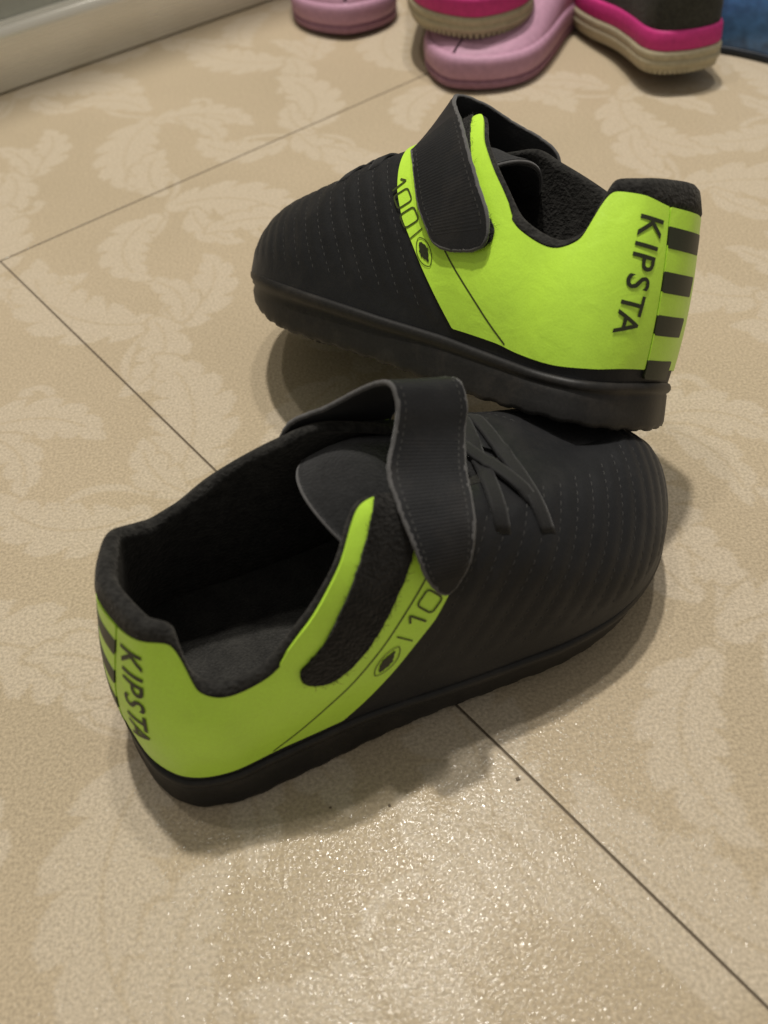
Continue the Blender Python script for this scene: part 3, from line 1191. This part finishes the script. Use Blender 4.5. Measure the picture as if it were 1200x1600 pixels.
    LG[:, 4:] += (lum[:, 4:, None]) * n_top[:, None, :]
    put("collar_lining", list(LG.reshape(-1, 3)), grid_faces(len(al), LG.shape[1]), 'lining', root)

    # ---- insole
    xs = np.linspace(9, 165, 60)
    ym = np.interp(xs, SB[:len(MED) + 2][::-1, 0], SB[:len(MED) + 2][::-1, 1]) - 4.5
    yl = np.interp(xs, SB[len(MED) + 1:, 0], SB[len(MED) + 1:, 1]) + 4.5
    ys = np.linspace(0, 1, 22)
    V = []
    for x, a, b in zip(xs, yl, ym):
        for t in ys:
            y = a * (1 - t) + b * t
            z = 19.5 + 5.0 * abs(2 * t - 1) ** 3 + 3 * math.exp(-((x - 6) / 10) ** 2)
            V.append(np.array([x, y, z]))
    put("insole", V, grid_faces(len(xs), len(ys)), 'insole', root)

    # ---- tongue: curved flap closing the throat
    nx, ny = 46, 26
    V = []
    for i in range(nx):
        t = i / (nx - 1)
        for j in range(ny):
            v = -1 + 2 * j / (ny - 1)
            x0 = 77 + 9.0 * v * v
            x = x0 + (146 - x0) * t
            hw = np.interp(x, [76, 90, 110, 130, 146], [24, 23, 21, 18, 14])
            zc = np.interp(x, [76, 84, 92, 100, 112, 127, 146], [78, 80, 81, 80.5, 77.0, 70.5, 63.0])
            dr = np.interp(x, [76, 100, 130, 146], [13, 9, 6, 4])
            z = zc - dr * abs(v) ** 2.2
            V.append(np.array([x, 2 + hw * v, z + 0.5 * math.sin(x * 0.35) * (1 - abs(v))]))
    Fg = grid_faces(nx, ny)
    n0 = len(V)
    V2 = [v - np.array([0.0, 0, 2.2]) for v in V]
    Fb = [tuple(n0 + q for q in reversed(f)) for f in Fg]
    Fe = [(j + 1, j, n0 + j, n0 + j + 1) for j in range(ny - 1)]
    tg_ = put("tongue", V + V2, Fg + Fb + Fe, 'strapin', root)
    Vt, Ft = xy_tube([V[j] - np.array([0, 0, 1.0]) for j in range(ny)], 0.75, 6)
    put("edge_binding", Vt, Ft, 'binding', tg_)

    # ---- elastic laces crossing the throat below the strap
    both = base_v + [Vector(v) for v in V]
    ball = BVHTree.FromPolygons(both, grid_faces(NA, NS) + [tuple(len(base_v) + q for q in f) for f in Fg])
    for (xa, ya, xb, yb, lift) in ((125, -27, 136, 23, 1.0), (139.5, -28, 140, 23, 1.0), (139, -20, 120, 25, 2.0)):
        n = 26
        cen = []
        for i in range(n):
            t = i / (n - 1)
            x = xa + (xb - xa) * t
            y = ya + (yb - ya) * t
            loc, nn, idx, dd = ball.ray_cast(Vector((x, y, 150)), Vector((0, 0, -1)))
            cen.append([x, y, (loc.z if loc else 60)])
        cen = np.array(cen)
        z = cen[:, 2].copy()
        for _ in range(6):
            zz = z.copy()
            zz[1:-1] = np.maximum(0.25 * z[:-2] + 0.5 * z[1:-1] + 0.25 * z[2:], cen[1:-1, 2])
            z = zz
        tt = np.linspace(0, 1, n)
        cen[:, 2] = z + lift * np.clip(np.minimum(tt, 1 - tt) * 12, 0.0, 1) + 0.35
        dirv = np.array([xb - xa, yb - ya, 0.0])
        dirv /= np.linalg.norm(dirv)
        sd = np.cross(dirv, [0, 0, 1])
        w = 2.4
        # bank the band with the surface beneath
        E, G = [], []
        for c in cen:
            la = ball.ray_cast(Vector(c - sd * w + [0, 0, 60]), Vector((0, 0, -1)))[0]
            lb = ball.ray_cast(Vector(c + sd * w + [0, 0, 60]), Vector((0, 0, -1)))[0]
            sl_ = ((lb.z - la.z) / (2 * w)) if (la and lb) else 0
            sl_ = max(-0.9, min(0.9, sl_))
            E.append(c - sd * w - np.array([0, 0, sl_ * w]))
            G.append(c + sd * w + np.array([0, 0, sl_ * w]))
        Vs, Fs, _, _ = slab(np.array(E), np.array(G), 5, -1.1)
        put("elastic_lace", Vs, Fs, 'lace', root)

    # ---- strap, standing loose over the instep
    sd_ = STRAP_L if left else STRAP_R
    n = 110
    E = catmull(sd_['heel'], n)
    G = catmull(sd_['front'], n)
    # round the corners of the free end
    tt = np.linspace(0, 1, n)
    rc = 0.045 if left else 0.085
    for i in range(n):
        d = (1 - tt[i]) / rc
        if d < 1:
            sh = (1 - math.sqrt(max(0, 1 - (1 - d) ** 2)))
            amt = sh * (0.30 if left else 0.44)
            e, g = E[i].copy(), G[i].copy()
            E[i] = e + (g - e) * amt
            G[i] = g + (e - g) * amt
    Vs, Fs, top, nn = slab(E, G, 13, 1.5, 0.0)
    # make sure the outside is the outside
    mid = nn[n // 2, 6]
    st_o = put("strap", Vs, Fs, 'strap', root, smooth=False)
    path = np.vstack([top[:, 0], top[-1], top[::-1, -1]])
    nth = np.vstack([nn[:, 0], nn[-1], nn[::-1, -1]])
    keep = [0]
    for i in range(1, len(path)):
        if np.linalg.norm(path[i] - path[keep[-1]]) > 0.7:
            keep.append(i)
    Vt, Ft = xy_tube((path - nth * 0.75)[keep] + rng.normal(0, 0.06, (len(keep), 3)), 0.8, 7)
    put("edge_binding", Vt, Ft, 'binding', st_o)
    # woven ribs on the free end
    V, F = [], []
    for q in range(64, 105):
        for sub in (0,):
            i = q
            r = top[i] + nn[i] * (-0.05 if mid[2] > 0 else 0.05)
            t = top[min(i + 1, n - 1)] - top[i]
            b0 = len(V)
            out = 1.0
            for c in range(1, 12):
                p = top[i, c]
                nn_ = nn[i, c] if sgn_out > 0 else -nn[i, c]
                V += [p - t[c] * 0.3, p + nn_ * 0.10, p + t[c] * 0.3]
            for c in range(10):
                for k_ in (0, 1):
                    a = b0 + c * 3 + k_
                    F.append((a, a + 1, a + 4, a + 3))
    put("woven_ribs", V, F, 'strap', st_o, kind="stuff")
    V, F = [], []
    for c in (1, 11):
        for i in range(4, n - 6, 2):
            p, p2, nn_ = top[i, c], top[i + 1, c], nn[i, c]
            w_ = np.cross(p2 - p, nn_)
            w_ = w_ / np.linalg.norm(w_) * 0.22
            b0 = len(V)
            V += [p - w_ + nn_ * 0.12, p + w_ + nn_ * 0.12, p2 + w_ + nn_ * 0.12, p2 - w_ + nn_ * 0.12]
            F.append((b0, b0 + 1, b0 + 2, b0 + 3))
    put("stitching", V, F, 'stitch', st_o, kind="stuff")
    return root


sgn_out = 1
KIP = ((12.0, -20.0, 46.2), (-0.08, -0.12, -1.0), 8.6, 36.5)
LOGO = dict(L1=(106.2, 61.8), L2=(102.0, 57.4), L3=(96.4, 51.4), L4=(91.4, 46.4), L5=(85.6, 41),
            R1=(94, 53.2), R2=(98.6, 58), R3=(104, 63.5), R4=(89.6, 48), R5=(83.4, 41.8))

GROUP = "pair of black and neon green sports shoes"
shoe_r = thing("sports_shoe",
               "black and neon green sports shoe standing flat on the floor, insole in view", "shoe", GROUP)
make_shoe(shoe_r, False)
shoe_r.location = (-0.093566, 0.151634, 0.0026)
shoe_r.rotation_euler = (0, 0, 0.34658)

shoe_l = thing("sports_shoe",
               "black and neon green sports shoe tilted with its heel propped on the other shoe's toe", "shoe", GROUP)
make_shoe(shoe_l, True)
LIFT = 0.0033
Ml = (Matrix.Translation((0.094791, 0.220107, 0.050871 + LIFT)) @ Matrix.Rotation(2.36074, 4, 'Z')
      @ Matrix.Rotation(0.1925, 4, 'Y') @ Matrix.Rotation(0.56226, 4, 'X'))
shoe_l.matrix_world = Ml

# ------------------------------------------------------------------ other shoes at the back of the floor
def back_shoe(name, label, cat, group, scale, layers, upper_mat, inner_mat, origin, yaw, pitch=0.0, roll=0.0, zsq=1.0,
              spring=7.0, teeth=None, opening=True):
    """layers: list of (part name, material, [(offset, z)...]) for the sole, bottom to top"""
    root = thing(name, label, cat, group)
    na = 120
    aq = np.linspace(SA[0], SA[-1], na + 1)[:-1]
    Bc = catm_eval(SA, SB, aq) * [scale, scale, 1]
    tg = np.roll(Bc, -1, 0) - np.roll(Bc, 1, 0)
    on = np.stack([-tg[:, 1], tg[:, 0]], 1)
    on /= np.linalg.norm(on, axis=1, keepdims=True)
    if on[np.argmin(abs(aq)), 0] > 0:
        on = -on
    xx = Bc[:, 0] / scale
    zs = spring * np.clip((xx - 120) / 89.0, 0, 1) ** 1.8
    for (pn, mat, prof) in layers:
        R = np.stack([np.stack([Bc[:, 0] + on[:, 0] * o, Bc[:, 1] + on[:, 1] * o, zs + z], 1) for o, z in prof], 1)
        k = len(prof)
        F = grid_faces(na, k, wrap=True)
        F.append(tuple(i * k for i in range(na)))
        F.append(tuple(i * k + k - 1 for i in range(na - 1, -1, -1)))
        mesh_obj(pn, list(R.reshape(-1, 3)), F, M[mat], root)
    if teeth:
        V, F = [], []
        for i in range(0, na):
            b, t2 = Bc[i], tg[i] / np.linalg.norm(tg[i])
            t2 = t2[:2]
            nn = on[i]
            b0 = len(V)
            for (tx, nx_, z) in ((-1.6, 1.6, 3), (1.6, 1.6, 3), (1.6, -9, 3), (-1.6, -9, 3),
                                 (-1.0, 1.2, 0), (1.0, 1.2, 0), (1.0, -9, 0), (-1.0, -9, 0)):
                V.append(np.array([b[0] + t2[0] * tx + nn[0] * nx_, b[1] + t2[1] * tx + nn[1] * nx_, zs[i] + z]))
            for f in ((0, 1, 5, 4), (1, 2, 6, 5), (2, 3, 7, 6), (3, 0, 4, 7), (4, 5, 6, 7)):
                F.append(tuple(b0 + q for q in f))
        mesh_obj("tread", V, F, M[teeth], root, smooth=False, kind="stuff")
    ztop = layers[-1][2][-1][1]
    sub = PG[::4, ::3]
    sp_ = (spring * np.clip((sub[..., 0] - 120) / 89.0, 0, 1) ** 1.8 - (sub[..., 2][:, :1] - 14))
    up_ = np.stack([sub[..., 0] * scale, sub[..., 1] * scale, (sub[..., 2] - 14) * zsq + ztop - 1.0 + sp_ * (1 - 0.6 * np.linspace(0, 1, sub.shape[1]))[None, :]], -1)
    mesh_obj("upper", list(up_.reshape(-1, 3)), grid_faces(*up_.shape[:2]), M[upper_mat], root)
    # inside
    nn = grid_normals(up_)
    if nn[up_.shape[0] // 2, 5, 0] > 0:
        nn = -nn
    inn = up_ - nn * 2.5
    lip = np.concatenate([up_[:, -1:], up_[:, -1:] - nn[:, -1:] * 1.2 + [0, 0, 1.2], inn[:, ::-1]], 1)
    a0, a1 = 30, lip.shape[0] - 30
    mesh_obj("lining", list(lip[a0:a1].reshape(-1, 3)), grid_faces(a1 - a0, lip.shape[1]), M[inner_mat], root)
    root.matrix_world = (Matrix.Translation(Vector(origin) * MM) @ Matrix.Rotation(yaw, 4, 'Z')
                         @ Matrix.Rotation(pitch, 4, 'Y') @ Matrix.Rotation(roll, 4, 'X'))
    return root


CLOG = [("sole", 'pinkdark', [(-5, 0), (-1, 0), (1.5, 1.2), (2.0, 4), (1.8, 5.5), (0.5, 6.3), (-3, 6.3)]),
        ("foam_body", 'pinkfoam', [(-3, 6.0), (0.8, 6.2), (2.0, 7.5), (2.4, 12), (2.2, 17), (1.2, 19.5), (-1, 20.8), (-6, 20)])]


def origin_for(tip, heading, length, z=0.0):
    return (tip[0] - heading[0] * length, tip[1] - heading[1] * length, z)


def unit(a):
    return (math.cos(a), math.sin(a))


PINKS = "pink foam clogs at the back"
h1 = math.radians(-91)
back_shoe("foam_clog", "pink foam clog standing alone between the metal rail and the other clog", "clog", PINKS, 0.9, CLOG,
          'pinkfoam', 'pinkdark', origin_for((0, 705), unit(h1), 190), h1, zsq=0.55, spring=3)
h2 = math.radians(-128)
back_shoe("foam_clog", "scuffed pink foam clog with a sneaker resting on top of it", "clog", PINKS, 0.97, CLOG,
          'pinkfoam', 'pinkdark', origin_for((64, 612), unit(h2), 200), h2, zsq=0.32, spring=2)

SNK = [("outsole", 'cream', [(-6, 3), (-1, 2.6), (2, 3.2), (3.2, 5.5), (2.8, 7.5), (2.1, 8.3), (2.9, 9.2), (3.0, 12), (2.0, 13.6), (-3, 13.6)]),
       ("midsole_band", 'magenta', [(-3, 13.4), (1.6, 13.6), (2.3, 15), (2.0, 23), (1.0, 25), (-4, 25)])]
SNG = "pair of sneakers with cream soles"
h3 = math.radians(-95)
back_shoe("sneaker", "dark sneaker with cream sole and magenta band lying on the pink clog", "sneaker", SNG, 0.93, SNK,
          'darkmesh', 'darkmesh', origin_for((80, 612), unit(h3), 198, 44), h3, pitch=0.12, spring=8, teeth='cream')
h4 = math.radians(98)
back_shoe("sneaker", "dark sneaker with cream toothed sole and magenta band at the right, beside blue shoe", "sneaker", SNG, 0.72, SNK,
          'darkmesh', 'darkmesh', (213, 574, 13), h4, pitch=0.085, spring=6, teeth='cream')
BLU = [("outsole", 'navy', [(-5, 0), (0, 0), (1.6, 1), (1.8, 4), (1.0, 5), (-3, 5)])]
h5 = math.radians(132)
back_shoe("blue_shoe", "glossy blue shoe with dark sole at the right edge", "shoe", None, 0.95, BLU,
          'blue', 'navy', (346, 578, 0), h5, zsq=0.8, spring=5)
